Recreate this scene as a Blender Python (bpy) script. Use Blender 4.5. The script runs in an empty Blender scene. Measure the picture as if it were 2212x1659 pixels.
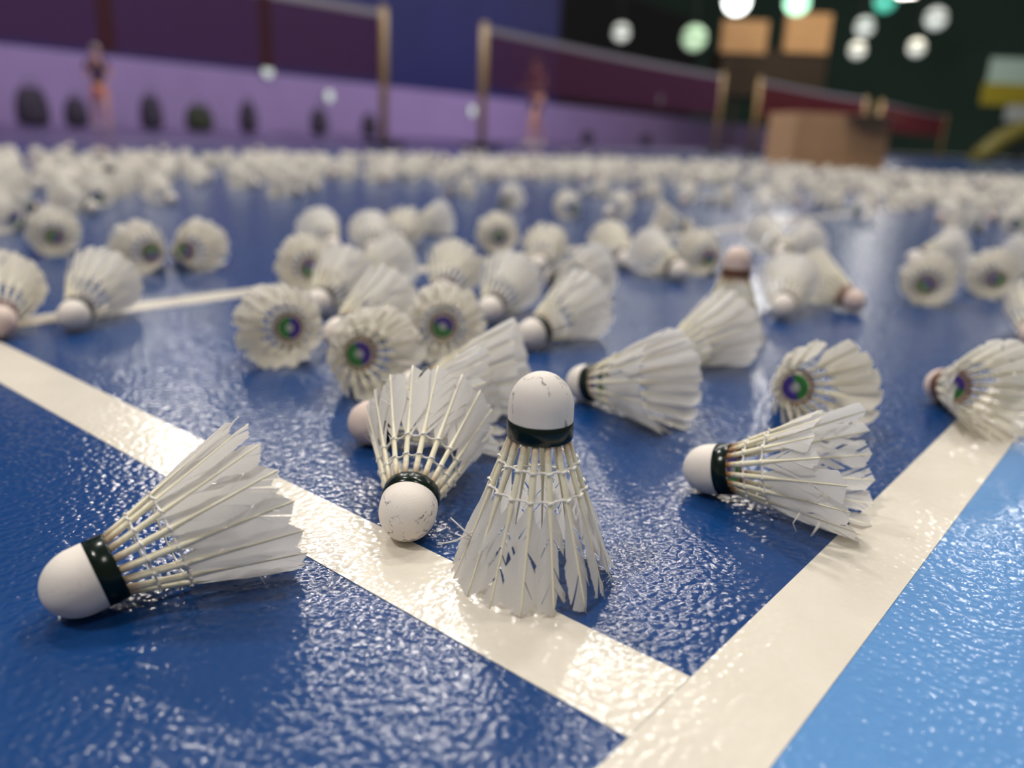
import bpy, bmesh, math, random
import numpy as np
from mathutils import Matrix, Vector
C = bpy.context.scene
COL = C.collection
R = math.radians
mm = 0.001

# ------------------------------------------------------------------ camera
W, H, FPX = 2212.0, 1659.0, 1757.3
CAM = Vector((0.1068, -0.2391, 0.1857))
YAW, PITCH, ROLL = R(-39.4216), R(16.9489), R(2.358)
fw = Vector((math.sin(YAW) * math.cos(PITCH), math.cos(YAW) * math.cos(PITCH), -math.sin(PITCH)))
rt0 = Vector((math.cos(YAW), -math.sin(YAW), 0))
up0 = rt0.cross(fw)
rt = rt0 * math.cos(ROLL) + up0 * math.sin(ROLL)
up = -rt0 * math.sin(ROLL) + up0 * math.cos(ROLL)
cam = bpy.data.cameras.new('camera')
cam.sensor_width = 36
cam.lens = FPX / W * 36
cam.clip_start = 0.01
cam.clip_end = 300
cam.dof.use_dof = True
cam.dof.focus_distance = 0.366
cam.dof.aperture_fstop = cam.lens / 6.9
co = bpy.data.objects.new('camera', cam)
COL.objects.link(co)
m = Matrix((rt, up, -fw)).transposed().to_4x4()
m.translation = CAM
co.matrix_world = m
C.camera = co
FWD = Vector((math.sin(YAW), math.cos(YAW), 0))
RGT = Vector((math.cos(YAW), -math.sin(YAW), 0))

def at(u, v, z=0.0):
    """point of the horizontal plane z seen at photo pixel (u, v)"""
    d = fw * FPX + rt * (u - W / 2) - up * (v - H / 2)
    return CAM + d * ((z - CAM.z) / d.z)

# ------------------------------------------------------------------ world, exposure
C.view_settings.view_transform = 'Standard'
C.view_settings.look = 'None'
C.view_settings.exposure = -0.17
C.view_settings.gamma = 1.0
C.view_settings.use_curve_mapping = False
wd = bpy.data.worlds.new('hall_ambient')
C.world = wd
wd.use_nodes = True
wd.node_tree.nodes['Background'].inputs[0].default_value = (1.0, 0.93, 0.86, 1)
wd.node_tree.nodes['Background'].inputs[1].default_value = 0.21

# high-bay lamps: direction given by where the glossy floor mirrors them, hung at 8 m
LAMP_Z = 8.0
def mirror(u, v):
    d = fw * FPX + rt * (u - W / 2) - up * (v - H / 2)
    g = at(u, v)
    d = Vector((d.x, d.y, -d.z))
    return g + d * (LAMP_Z / d.z)
LAMPS = []   # (position, power)
for u, v, p in [(720, 1190, 190), (1000, 1290, 210), (1270, 1460, 120), (400, 1030, 190), (250, 850, 190),
                (1290, 1010, 110), (1640, 690, 170), (1850, 640, 120), (1570, 880, 150), (2150, 1120, 130), (930, 1560, 90)]:
    LAMPS.append((mirror(u, v), p))
for x, y, p in [(-5.2, 1.4, 410), (-2.4, 4.8, 390), (0.6, 4.4, 300), (-2.2, -4.2, 620), (3.6, -1.0, 200)]:
    LAMPS.append((Vector((x, y, LAMP_Z)), p))
FARFILL = []   # unseen lamps added to brighten the distant nets, wall and players
for f_, r_, p in [(12, -4.5, 700), (15, 3.5, 800), (22, 9.5, 1300), (26, 4.5, 900)]:
    q = Vector((CAM.x, CAM.y, 0)) + FWD * f_ + RGT * r_
    FARFILL.append((Vector((q.x, q.y, LAMP_Z)), p))

# ------------------------------------------------------------------ helpers
def tag(o, label=None, cat=None, group=None, kind=None):
    if label: o['label'] = label
    if cat: o['category'] = cat
    if group: o['group'] = group
    if kind: o['kind'] = kind
    return o

def empty(name, loc, rz=0):
    o = bpy.data.objects.new(name, None)
    COL.objects.link(o)
    o.location = loc
    o.rotation_euler = (0, 0, rz)
    o.empty_display_size = 0.02
    return o

def mesh_from(name, verts, faces, mats, uvs=None, mi=None, smooth=True):
    me = bpy.data.meshes.new(name)
    me.from_pydata([tuple(v) for v in verts], [], faces)
    for m_ in (mats if isinstance(mats, (list, tuple)) else [mats]):
        me.materials.append(m_)
    if uvs is not None:
        l = me.uv_layers.new(name='uv')
        for poly in me.polygons:
            for li in poly.loop_indices:
                l.data[li].uv = uvs[me.loops[li].vertex_index]
    if mi is not None:
        for p, k in zip(me.polygons, mi): p.material_index = k
    if smooth:
        for p in me.polygons: p.use_smooth = True
    return me

def link(name, me, parent=None, mat=None):
    o = bpy.data.objects.new(name, me)
    COL.objects.link(o)
    if parent is not None: o.parent = parent
    if mat is not None: o.matrix_local = mat
    return o

class MB:
    """collects primitives into one mesh"""
    def __init__(s): s.v = []; s.f = []
    def add(s, v, f):
        n = len(s.v); s.v += [Vector(a) for a in v]; s.f += [tuple(n + i for i in q) for q in f]; return s
    def box(s, c, d, M=None, bev=0.0):
        bm = bmesh.new()
        bmesh.ops.create_cube(bm, size=1)
        for v in bm.verts: v.co = Vector((v.co.x * d[0], v.co.y * d[1], v.co.z * d[2]))
        if bev: bmesh.ops.bevel(bm, geom=bm.edges[:], offset=bev, segments=2, affect='EDGES', profile=0.5)
        bm.verts.index_update()
        vs = [v.co + Vector(c) for v in bm.verts]
        if M is not None: vs = [M @ v for v in vs]
        s.add(vs, [tuple(v.index for v in f.verts) for f in bm.faces]); bm.free(); return s
    def tube(s, pts, rad, n=8, cap=True, closed=False):
        pts = [Vector(p) for p in pts]
        rads = rad if isinstance(rad, (list, tuple)) else [rad] * len(pts)
        vs = []; fs = []
        N = len(pts)
        ref = None
        for i, p in enumerate(pts):
            a = pts[(i - 1) % N] if (closed or i > 0) else p
            b = pts[(i + 1) % N] if (closed or i < N - 1) else p
            d = (b - a).normalized()
            if ref is None:
                ref = Vector((0, 0, 1)) if abs(d.z) < .9 else Vector((1, 0, 0))
            x = ref.cross(d)
            if x.length < 1e-6: x = Vector((1, 0, 0)).cross(d)
            x.normalize(); y = d.cross(x)
            ref = y
            for k in range(n):
                t = 2 * math.pi * k / n
                vs.append(p + (x * math.cos(t) + y * math.sin(t)) * rads[i])
        for i in range(N if closed else N - 1):
            j = (i + 1) % N
            for k in range(n):
                l = (k + 1) % n
                fs.append((i * n + k, i * n + l, j * n + l, j * n + k))
        if cap and not closed:
            fs.append(tuple(range(n))[::-1]); fs.append(tuple((N - 1) * n + k for k in range(n)))
        return s.add(vs, fs)
    def lathe(s, prof, n=24, M=None):
        vs = []; fs = []
        for r_, z in prof:
            for k in range(n):
                t = 2 * math.pi * k / n
                vs.append(Vector((r_ * math.cos(t), r_ * math.sin(t), z)))
        for i in range(len(prof) - 1):
            for k in range(n):
                l = (k + 1) % n
                fs.append((i * n + k, i * n + l, (i + 1) * n + l, (i + 1) * n + k))
        if M is not None: vs = [M @ v for v in vs]
        return s.add(vs, fs)
    def mesh(s, name, mat, smooth=True):
        return mesh_from(name, s.v, s.f, mat, smooth=smooth)
    def build(s, name, mat, parent=None, M=None, smooth=False):
        return link(name, s.mesh(name, mat, smooth), parent, M)

# ------------------------------------------------------------------ materials
def material(name):
    m_ = bpy.data.materials.new(name)
    m_.use_nodes = True
    nt = m_.node_tree
    b = nt.nodes['Principled BSDF']
    return m_, nt, b

def N(nt, kind, **kw):
    n = nt.nodes.new(kind)
    for k, v in kw.items():
        if k in n.inputs: n.inputs[k].default_value = v
        else: setattr(n, k, v)
    return n

def plain(name, col, rough=.6, var=.08, scale=8, metal=0.0, spec=.5):
    m_, nt, b = material(name)
    tc = N(nt, 'ShaderNodeTexCoord'); nz = N(nt, 'ShaderNodeTexNoise'); nz.inputs['Scale'].default_value = scale
    nt.links.new(tc.outputs['Object'], nz.inputs['Vector'])
    mx = N(nt, 'ShaderNodeMix', data_type='RGBA')
    mx.inputs[6].default_value = (*[c * (1 - var) for c in col], 1); mx.inputs[7].default_value = (*[min(1, c * (1 + var)) for c in col], 1)
    nt.links.new(nz.outputs[0], mx.inputs[0]); nt.links.new(mx.outputs[2], b.inputs['Base Color'])
    b.inputs['Roughness'].default_value = rough; b.inputs['Metallic'].default_value = metal
    b.inputs['Specular IOR Level'].default_value = spec
    return m_

def glow(name, col, strength):
    m_, nt, b = material(name)
    b.inputs['Base Color'].default_value = (*col, 1)
    b.inputs['Emission Color'].default_value = (*col, 1)
    b.inputs['Emission Strength'].default_value = strength
    return m_

def ramp(nt, src, p0, p1, c0=(0, 0, 0, 1), c1=(1, 1, 1, 1)):
    r_ = N(nt, 'ShaderNodeValToRGB')
    r_.color_ramp.elements[0].position = p0; r_.color_ramp.elements[1].position = p1
    r_.color_ramp.elements[0].color = c0; r_.color_ramp.elements[1].color = c1
    nt.links.new(src, r_.inputs[0]); return r_.outputs[0]

def mixc(nt, fac, a, b):
    mx = N(nt, 'ShaderNodeMix', data_type='RGBA')
    for s_, i in ((fac, 0), (a, 6), (b, 7)):
        if isinstance(s_, (tuple, float, int)): mx.inputs[i].default_value = s_
        else: nt.links.new(s_, mx.inputs[i])
    return mx.outputs[2]

def pebble(nt, b, coord, strength, dist):
    """embossed vinyl grain: rounded pebbles a few millimetres apart"""
    n0 = N(nt, 'ShaderNodeTexNoise'); n0.inputs['Scale'].default_value = 160; n0.inputs['Detail'].default_value = 1.2
    n0.inputs['Distortion'].default_value = 0.9
    nt.links.new(coord, n0.inputs['Vector'])
    wp = N(nt, 'ShaderNodeVectorMath', operation='MULTIPLY_ADD'); wp.inputs[1].default_value = (.0022, .0022, .0022)
    nt.links.new(n0.outputs['Color'], wp.inputs[0]); nt.links.new(coord, wp.inputs[2])
    v1 = N(nt, 'ShaderNodeTexVoronoi', feature='SMOOTH_F1'); v1.inputs['Scale'].default_value = 270; v1.inputs['Smoothness'].default_value = .7
    nt.links.new(wp.outputs[0], v1.inputs['Vector'])
    r1 = ramp(nt, v1.outputs['Distance'], .15, .75, (1, 1, 1, 1), (0, 0, 0, 1))
    ad = N(nt, 'ShaderNodeMath', operation='MULTIPLY_ADD'); ad.inputs[1].default_value = .55
    nt.links.new(n0.outputs[0], ad.inputs[0]); nt.links.new(r1, ad.inputs[2])
    bp = N(nt, 'ShaderNodeBump'); bp.inputs['Strength'].default_value = strength; bp.inputs['Distance'].default_value = dist
    nt.links.new(ad.outputs[0], bp.inputs['Height']); nt.links.new(bp.outputs[0], b.inputs['Normal'])

def floor_material():
    m_, nt, b = material('blue_vinyl')
    tc = N(nt, 'ShaderNodeTexCoord'); P = tc.outputs['Object']
    sep = N(nt, 'ShaderNodeSeparateXYZ'); nt.links.new(P, sep.inputs[0])
    out = N(nt, 'ShaderNodeMath', operation='GREATER_THAN'); out.inputs[1].default_value = .03
    nt.links.new(sep.outputs[0], out.inputs[0])
    nz = N(nt, 'ShaderNodeTexNoise'); nz.inputs['Scale'].default_value = 3.0; nz.inputs['Detail'].default_value = 5
    nt.links.new(P, nz.inputs['Vector'])
    blue = mixc(nt, nz.outputs[0], (.005, .038, .150, 1), (.008, .053, .195, 1))
    light = mixc(nt, nz.outputs[0], (.095, .245, .52, 1), (.125, .30, .60, 1))
    c = mixc(nt, out.outputs[0], blue, light)
    # scuffs
    n2 = N(nt, 'ShaderNodeTexNoise'); n2.inputs['Scale'].default_value = 70; n2.inputs['Detail'].default_value = 6; n2.inputs['Roughness'].default_value = .75
    nt.links.new(P, n2.inputs['Vector'])
    f = ramp(nt, n2.outputs[0], .66, .74)
    c = mixc(nt, f, c, (.03, .05, .10, 1))
    nt.links.new(c, b.inputs['Base Color'])
    b.inputs['Roughness'].default_value = .17
    b.inputs['Specular IOR Level'].default_value = .38
    pebble(nt, b, P, .29, .0010)
    return m_

def line_material():
    m_, nt, b = material('cream_line_vinyl')
    tc = N(nt, 'ShaderNodeTexCoord'); P = tc.outputs['Object']
    nz = N(nt, 'ShaderNodeTexNoise'); nz.inputs['Scale'].default_value = 28; nz.inputs['Detail'].default_value = 6
    nt.links.new(P, nz.inputs['Vector'])
    c = mixc(nt, nz.outputs[0], (.64, .59, .50, 1), (.76, .71, .62, 1))
    n2 = N(nt, 'ShaderNodeTexNoise'); n2.inputs['Scale'].default_value = 190; n2.inputs['Detail'].default_value = 2
    nt.links.new(P, n2.inputs['Vector'])
    f = ramp(nt, n2.outputs[0], .765, .79)
    c = mixc(nt, f, c, (.12, .09, .07, 1))
    nt.links.new(c, b.inputs['Base Color'])
    b.inputs['Roughness'].default_value = .15
    pebble(nt, b, P, .22, .0008)
    return m_

def vane_material(name='feather_vane', tint=(.90, .88, .85)):
    m_, nt, b = material(name)
    uv = N(nt, 'ShaderNodeTexCoord').outputs['UV']
    mp = N(nt, 'ShaderNodeMapping'); mp.inputs['Scale'].default_value = (1.0, .05, 1)
    nt.links.new(uv, mp.inputs['Vector'])
    nz = N(nt, 'ShaderNodeTexNoise'); nz.inputs['Scale'].default_value = 160; nz.inputs['Detail'].default_value = 3
    nt.links.new(mp.outputs[0], nz.inputs['Vector'])
    c = mixc(nt, nz.outputs[0], (*[t * .83 for t in tint], 1), (*[min(1, t * 1.06) for t in tint], 1))
    nt.links.new(c, b.inputs['Base Color'])
    b.inputs['Roughness'].default_value = .42
    b.inputs['Specular IOR Level'].default_value = .35
    bp = N(nt, 'ShaderNodeBump'); bp.inputs['Strength'].default_value = .6; bp.inputs['Distance'].default_value = .0002
    nt.links.new(nz.outputs[0], bp.inputs['Height']); nt.links.new(bp.outputs[0], b.inputs['Normal'])
    tr = N(nt, 'ShaderNodeBsdfTranslucent'); nt.links.new(c, tr.inputs[0])
    ms = N(nt, 'ShaderNodeMixShader'); ms.inputs[0].default_value = .45
    o = nt.nodes['Material Output']
    nt.links.new(b.outputs[0], ms.inputs[1]); nt.links.new(tr.outputs[0], ms.inputs[2]); nt.links.new(ms.outputs[0], o.inputs[0])
    return m_

def shaft_material(name, glue):
    m_, nt, b = material(name)
    tc = N(nt, 'ShaderNodeTexCoord'); P = tc.outputs['Object']
    sep = N(nt, 'ShaderNodeSeparateXYZ'); nt.links.new(P, sep.inputs[0])
    nz = N(nt, 'ShaderNodeTexNoise'); nz.inputs['Scale'].default_value = 400; nz.inputs['Detail'].default_value = 3
    nt.links.new(P, nz.inputs['Vector'])
    # dried glue creeping up the quill from the cork
    ad = N(nt, 'ShaderNodeMath', operation='MULTIPLY_ADD'); ad.inputs[1].default_value = .008; nt.links.new(nz.outputs[0], ad.inputs[0]); nt.links.new(sep.outputs[2], ad.inputs[2])
    mr = N(nt, 'ShaderNodeMapRange'); mr.inputs[1].default_value = .0315; mr.inputs[2].default_value = .0370; mr.inputs[3].default_value = 1; mr.inputs[4].default_value = 0
    nt.links.new(ad.outputs[0], mr.inputs[0])
    c = mixc(nt, nz.outputs[0], (.86, .79, .56, 1), (.93, .88, .69, 1))
    ml = N(nt, 'ShaderNodeMath', operation='MULTIPLY'); ml.inputs[1].default_value = glue; nt.links.new(mr.outputs[0], ml.inputs[0])
    c = mixc(nt, ml.outputs[0], c, (.36, .17, .06, 1))
    nt.links.new(c, b.inputs['Base Color'])
    b.inputs['Roughness'].default_value = .38
    b.inputs['Subsurface Weight'].default_value = 0.0
    return m_

def cork_material(name, scuff, tint=(.80, .74, .68), pink=.25):
    m_, nt, b = material(name)
    tc = N(nt, 'ShaderNodeTexCoord'); P = tc.outputs['Object']
    nz = N(nt, 'ShaderNodeTexNoise'); nz.inputs['Scale'].default_value = 90; nz.inputs['Detail'].default_value = 5
    nt.links.new(P, nz.inputs['Vector'])
    c = mixc(nt, nz.outputs[0], (*[t * .93 for t in tint], 1), (*[min(1, t * 1.06) for t in tint], 1))
    # pinkish dye stains
    n4 = N(nt, 'ShaderNodeTexNoise'); n4.inputs['Scale'].default_value = 55; n4.inputs['Detail'].default_value = 2; nt.links.new(P, n4.inputs['Vector'])
    f4 = N(nt, 'ShaderNodeMath', operation='MULTIPLY'); f4.inputs[1].default_value = pink
    nt.links.new(ramp(nt, n4.outputs[0], .55, .75), f4.inputs[0])
    c = mixc(nt, f4.outputs[0], c, (.75, .38, .34, 1))
    # dark scuffs: thin streaks broken up by a second noise
    n2 = N(nt, 'ShaderNodeTexNoise'); n2.inputs['Scale'].default_value = 75; n2.inputs['Detail'].default_value = 6; n2.inputs['Distortion'].default_value = .3
    mp = N(nt, 'ShaderNodeMapping'); mp.inputs['Scale'].default_value = (1.3, 1.3, .22); mp.inputs['Rotation'].default_value = (.35, .25, 0)
    nt.links.new(P, mp.inputs['Vector']); nt.links.new(mp.outputs[0], n2.inputs['Vector'])
    ab = N(nt, 'ShaderNodeMath', operation='SUBTRACT'); ab.inputs[1].default_value = .5; nt.links.new(n2.outputs[0], ab.inputs[0])
    a2 = N(nt, 'ShaderNodeMath', operation='ABSOLUTE'); nt.links.new(ab.outputs[0], a2.inputs[0])
    f2 = ramp(nt, a2.outputs[0], .0, .03, (1, 1, 1, 1), (0, 0, 0, 1))
    n3 = N(nt, 'ShaderNodeTexNoise'); n3.inputs['Scale'].default_value = 130; n3.inputs['Detail'].default_value = 5; n3.inputs['Roughness'].default_value = .8; nt.links.new(P, n3.inputs['Vector'])
    f3 = ramp(nt, n3.outputs[0], .50, .58)
    mu = N(nt, 'ShaderNodeMath', operation='MULTIPLY'); nt.links.new(f2, mu.inputs[0]); nt.links.new(f3, mu.inputs[1])
    mv = N(nt, 'ShaderNodeMath', operation='MULTIPLY'); mv.inputs[1].default_value = scuff; nt.links.new(mu.outputs[0], mv.inputs[0])
    c = mixc(nt, mv.outputs[0], c, (.10, .10, .11, 1))
    nt.links.new(c, b.inputs['Base Color'])
    b.inputs['Roughness'].default_value = .62
    b.inputs['Specular IOR Level'].default_value = .3
    wv = N(nt, 'ShaderNodeTexWave', bands_direction='X'); wv.inputs['Scale'].default_value = 520; wv.inputs['Distortion'].default_value = 5; wv.inputs['Detail'].default_value = 2
    wv.inputs['Detail Scale'].default_value = .35
    nt.links.new(P, wv.inputs['Vector'])
    bp = N(nt, 'ShaderNodeBump'); bp.inputs['Strength'].default_value = .2; bp.inputs['Distance'].default_value = .00012
    nt.links.new(wv.outputs[0], bp.inputs['Height']); nt.links.new(bp.outputs[0], b.inputs['Normal'])
    return m_

def print_material():
    """printed disc on the flat top of the cork: half green, half violet, pale middle"""
    m_, nt, b = material('printed_cork_disc')
    tc = N(nt, 'ShaderNodeTexCoord'); P = tc.outputs['Object']
    sep = N(nt, 'ShaderNodeSeparateXYZ'); nt.links.new(P, sep.inputs[0])
    g = N(nt, 'ShaderNodeMath', operation='GREATER_THAN'); g.inputs[1].default_value = 0; nt.links.new(sep.outputs[0], g.inputs[0])
    c = mixc(nt, g.outputs[0], (.06, .03, .32, 1), (.03, .22, .05, 1))
    x2 = N(nt, 'ShaderNodeVectorMath', operation='LENGTH')
    cb = N(nt, 'ShaderNodeCombineXYZ'); nt.links.new(sep.outputs[0], cb.inputs[0]); nt.links.new(sep.outputs[1], cb.inputs[1]); nt.links.new(cb.outputs[0], x2.inputs[0])
    f = N(nt, 'ShaderNodeMath', operation='LESS_THAN'); f.inputs[1].default_value = .0033; nt.links.new(x2.outputs['Value'], f.inputs[0])
    c = mixc(nt, f.outputs[0], c, (.42, .45, .48, 1))
    nt.links.new(c, b.inputs['Base Color']); b.inputs['Roughness'].default_value = .4
    return m_

M_FLOOR = floor_material()
M_LINE = line_material()
M_VANE = vane_material()
M_VANE2 = vane_material('feather_vane_ivory', (.89, .85, .76))
M_SHAFT = shaft_material('feather_shaft', .55)
M_SHAFTG = shaft_material('feather_shaft_glued', 1.0)
M_CORK = cork_material('cork_clean', .12)
M_CORKS = cork_material('cork_scuffed', .95, pink=.12)
M_CORKP = cork_material('cork_pink', .3, (.74, .60, .54), .6)
M_BAND = plain('dark_green_tape', (.0015, .009, .006), .2, .2, 60, spec=.35)
M_BANDB = plain('brown_tape', (.16, .07, .035), .3, .2, 60)
M_THREAD = plain('white_thread', (.84, .82, .78), .55, .06, 900)
M_PRINT = print_material()

# ------------------------------------------------------------------ the setting: floor, lines
me = mesh_from('floor', [(-60, -30, 0), (30, -30, 0), (30, 60, 0), (-60, 60, 0)], [(0, 1, 2, 3)], M_FLOOR, smooth=False)
tag(link('floor', me), kind='structure')

def strip(name, x0, y0, x1, y1):
    h = .00035
    b_ = MB().box(((x0 + x1) / 2, (y0 + y1) / 2, h / 2), (x1 - x0, y1 - y0, h))
    return tag(b_.build(name, M_LINE), kind='structure')
strip('trim_1', 0, -6.0, .04, 6.1)                # back boundary line
strip('trim_2', -13.4, -.0422, -.0003, 0)           # singles side line, ends on the back line
strip('trim_3', -.745, -.46, -.705, 5.6)          # long service line

# ------------------------------------------------------------------ shuttlecock geometry (metres; axis z: nose 0, rim .088)
S_STEM, S_TIP = 26 * mm, 88 * mm
R_STEM, R_TIP = 11.3 * mm, 33.4 * mm
def rad(s): return R_STEM + (R_TIP - R_STEM) * (s - S_STEM) / (S_TIP - S_STEM)
E_LIE = math.atan2(0, 1)
lo, hi = 0, 1
for _ in range(40):
    e_ = (lo + hi) / 2
    if .075 * math.sin(e_) + .013 > (R_TIP - .0006) * math.cos(e_): hi = e_
    else: lo = e_
E_LIE = e_
SC = 1.06          # these are full-size tournament shuttlecocks, a touch larger than the sketch dimensions
def axis_height(s): return SC * (.013 + (s - .013) * math.sin(E_LIE))

def cork_mesh(mat, seg=40):
    prof = []
    n = 14
    for i in range(n + 1):
        t = math.pi / 2 * i / n
        prof.append((max(1e-5, 12.9 * math.sin(t)) * mm, (14.2 - 14.2 * math.cos(t)) * mm))
    prof += [(12.95 * mm, 18 * mm), (12.95 * mm, 25.2 * mm), (12.5 * mm, 25.8 * mm), (.0105, 25.9 * mm), (1e-5, 25.9 * mm)]
    return MB().lathe(prof, seg).mesh('cork', mat)
def band_mesh(mat, seg=40):
    prof = [(12.9 * mm, 18.9 * mm), (13.15 * mm, 19.0 * mm), (13.2 * mm, 22 * mm), (13.15 * mm, 25.9 * mm), (12.8 * mm, 26.4 * mm), (12.2 * mm, 26.5 * mm), (12.2 * mm, 25.7 * mm)]
    return MB().lathe(prof, seg).mesh('tape_band', mat)
def print_mesh():
    me_ = MB().lathe([(9.2 * mm, 26.0 * mm), (9.2 * mm, 26.15 * mm), (1e-5, 26.15 * mm)], 32).mesh('printed_disc', M_PRINT, False)
    return me_
def thread_mesh(s, rnd):
    """two thread strands woven round the sixteen shafts, with a knot at each"""
    b_ = MB()
    r0 = rad(s)
    for side in (1, -1):
        pts = []
        for k in range(64):
            t = 2 * math.pi * k / 64
            ph = k % 4
            off = {0: 1.25, 1: .35, 2: 0.0, 3: .35}[ph] * side
            base = r0 - (.0 if ph == 0 else r0 * (1 - math.cos(math.pi / 16)) * (1 if ph == 2 else .6))
            pts.append(((base + off * mm) * math.cos(t), (base + off * mm) * math.sin(t), s + rnd.uniform(-.15, .15) * mm))
        b_.tube(pts, .42 * mm, 6, closed=True)
    for k in range(16):
        t = 2 * math.pi * k / 16
        c = Vector((math.cos(t), math.sin(t), 0)); tg = Vector((-math.sin(t), math.cos(t), 0))
        p = c * (r0 + 1.3 * mm) + Vector((0, 0, s))
        b_.tube([p - tg * 1.3 * mm - Vector((0, 0, .4 * mm)), p + c * .2 * mm, p + tg * 1.3 * mm + Vector((0, 0, .4 * mm))], [.35 * mm, .55 * mm, .35 * mm], 5)
    return b_.mesh('thread', M_THREAD)

def shaft_mesh(mat, tip=87.7, rnd=None, bow=0.0):
    b_ = MB()
    pts = []; rr = []
    for i in range(13):
        s = (25 + (tip - 25) * i / 12) * mm
        w = 1.12 - .12 * (s - .025) / .021 if s < .046 else (1.0 - .52 * (s - .046) / .012 if s < .058 else .48 - .24 * (s - .058) / .030)
        pts.append((rad(s) + bow * ((s - .026) / .062) ** 2, 0, s)); rr.append(w * mm)
    b_.tube(pts, rr, 8)
    for v in b_.v: v.y *= 1.28
    return b_.mesh('shaft', mat)

def vane_mesh(seed, damage=0.0, mat=None, nb=44, nt=5, tip=87.5, bow=0.0, wscale=1.0, cut=1.0, first=0.0, twist=(13, 22)):
    """both halves of the vane built barb by barb; damage splits them into tufts, bends and breaks some"""
    rnd = random.Random(seed)
    V = []; F = []; UV = []
    tw = R(rnd.uniform(*twist))
    off = .25 * mm
    for side in (1, -1):
        wmax = (8.4 if side > 0 else 6.6) * wscale * rnd.uniform(.94, 1.06)
        cutslope = cut * (rnd.uniform(.25, .55) if side > 0 else rnd.uniform(.55, .95))
        th = R(rnd.uniform(27, 34))
        start = 41.5 + first + rnd.uniform(-1.0, 1.0) + (0 if side > 0 else 1.0)
        # tufts
        groups = []
        i = 0
        while i < nb:
            n = rnd.randint(3, 7) if rnd.random() < damage else rnd.randint(8, 20)
            j = min(nb, i + n)
            bad = rnd.random() < damage
            groups.append((i, j, rnd.uniform(-.16, .1) if bad else rnd.uniform(-.02, .01) * (1 + 3 * damage),
                           rnd.gauss(0, 1.3) if bad else rnd.gauss(0, .12 + .3 * damage),
                           (rnd.uniform(.35, .95) if rnd.random() < .55 else 1.0) if bad else 1.0, bad))
            i = j
        for gi, (i0, i1, rot, bend, ln, bad) in enumerate(groups):
            prev = None
            last = i1 if gi == len(groups) - 1 else i1 + 1        # share the next barb line so intact tufts touch
            if bad: last = i1
            for i in range(i0, min(last, nb)):
                a = start + (tip - .4 - start) * i / (nb - 1)
                rise = min(1, max(0, (a - start + .6) / 9.0)); rise = math.sin(rise * math.pi / 2) ** .8
                w = wmax * max(.06, rise)
                # barb end, clipped at the trimmed tip edge
                cot = math.cos(th + rot) / math.sin(th + rot)
                wl = w
                smax = tip - cutslope * w
                if a + w * cot > tip - cutslope * w:
                    wl = max(.05, (tip - a) / (cot + cutslope))
                wl *= ln * (rnd.uniform(.93, 1.0) if (bad or damage > .2) else rnd.uniform(.985, 1.0))
                cur = []
                for k in range(nt + 1):
                    t = k / nt
                    y = wl * t
                    s = a + y * cot
                    cup = -.055 * y * y * .5 + bend * (y / 8) ** 2 - .0
                    ly = side * (y * math.cos(tw) )
                    lr = side * (y * math.sin(tw)) + cup
                    sm = s * mm
                    r_ = rad(sm) + bow * ((sm - .026) / .062) ** 2 - off * .35
                    cur.append(len(V)); V.append((r_ + lr * mm, ly * mm, sm)); UV.append((i / nb + .37 * (side > 0), t))
                if prev is not None:
                    for k in range(nt):
                        q = (prev[k], prev[k + 1], cur[k + 1], cur[k])
                        F.append(q if side > 0 else q[::-1])
                prev = cur
        # loose single barbs
        for _ in range(int(rnd.random() < damage * .8) + int(damage > .5 and rnd.random() < .6)):
            a = rnd.uniform(start + 8, tip - 4); L_ = rnd.uniform(4, 9)
            ang = rnd.uniform(.5, 1.5); out = rnd.uniform(-.2, .9)
            b0 = len(V)
            for k in range(4):
                t = k / 3
                y = L_ * t * math.sin(ang); s = a + L_ * t * math.cos(ang)
                r_ = rad(s * mm) + out * L_ * t * t * mm + .4 * mm
                for d in (-.22, .22):
                    V.append((r_, side * y * mm, (s + d * (1.2 - t)) * mm)); UV.append((.5, t))
            for k in range(3): F.append((b0 + 2 * k, b0 + 2 * k + 1, b0 + 2 * k + 3, b0 + 2 * k + 2))
    return mesh_from('feather', V, F, mat or M_VANE, UV)

class Kind:
    """mesh data shared by every copy of one shuttlecock"""
    def __init__(s, seed, damage, cork, band, shaft, missing=(), short=None, nb=30, nt=3, vane=None, nvar=6, seg=28, bows=0, cut=.4, wscale=1.0, first=0.0, twist=(13, 22)):
        rnd = random.Random(seed)
        s.cork = cork_mesh(cork, seg); s.band = band_mesh(band, seg); s.disc = print_mesh()
        s.threads = [thread_mesh(36 * mm, rnd), thread_mesh(46.5 * mm, rnd)]
        s.missing = missing
        pool = []
        for k in range(nvar):
            tip = 88 - (rnd.uniform(0, 1.0))
            d = damage * rnd.uniform(.4, 1.5)
            if short and k in short: tip = short[k]
            bow = rnd.uniform(-bows, bows) * mm
            pool.append((vane_mesh(seed * 97 + k, d, vane, nb, nt, tip=tip, bow=bow, cut=cut, wscale=wscale, first=first, twist=twist), shaft_mesh(shaft, tip + rnd.uniform(-.5, .4), bow=bow)))
        s.pool = pool

def rest_matrix(roll=0.0):
    """axis lying along +x, rising to the rim; nose sphere and rim on the floor; origin under the nose sphere centre"""
    # columns: local z -> (cos e,0,sin e)
    e = E_LIE
    zc = Vector((math.cos(e), 0, math.sin(e))); xc = Vector((math.sin(e), 0, -math.cos(e))); yc = zc.cross(xc)
    M = Matrix((xc, yc, zc)).transposed().to_4x4()
    p = Vector((0, 0, .013)) - zc * .013
    M.translation = p
    return M @ Matrix.Rotation(roll, 4, 'Z')

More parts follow.
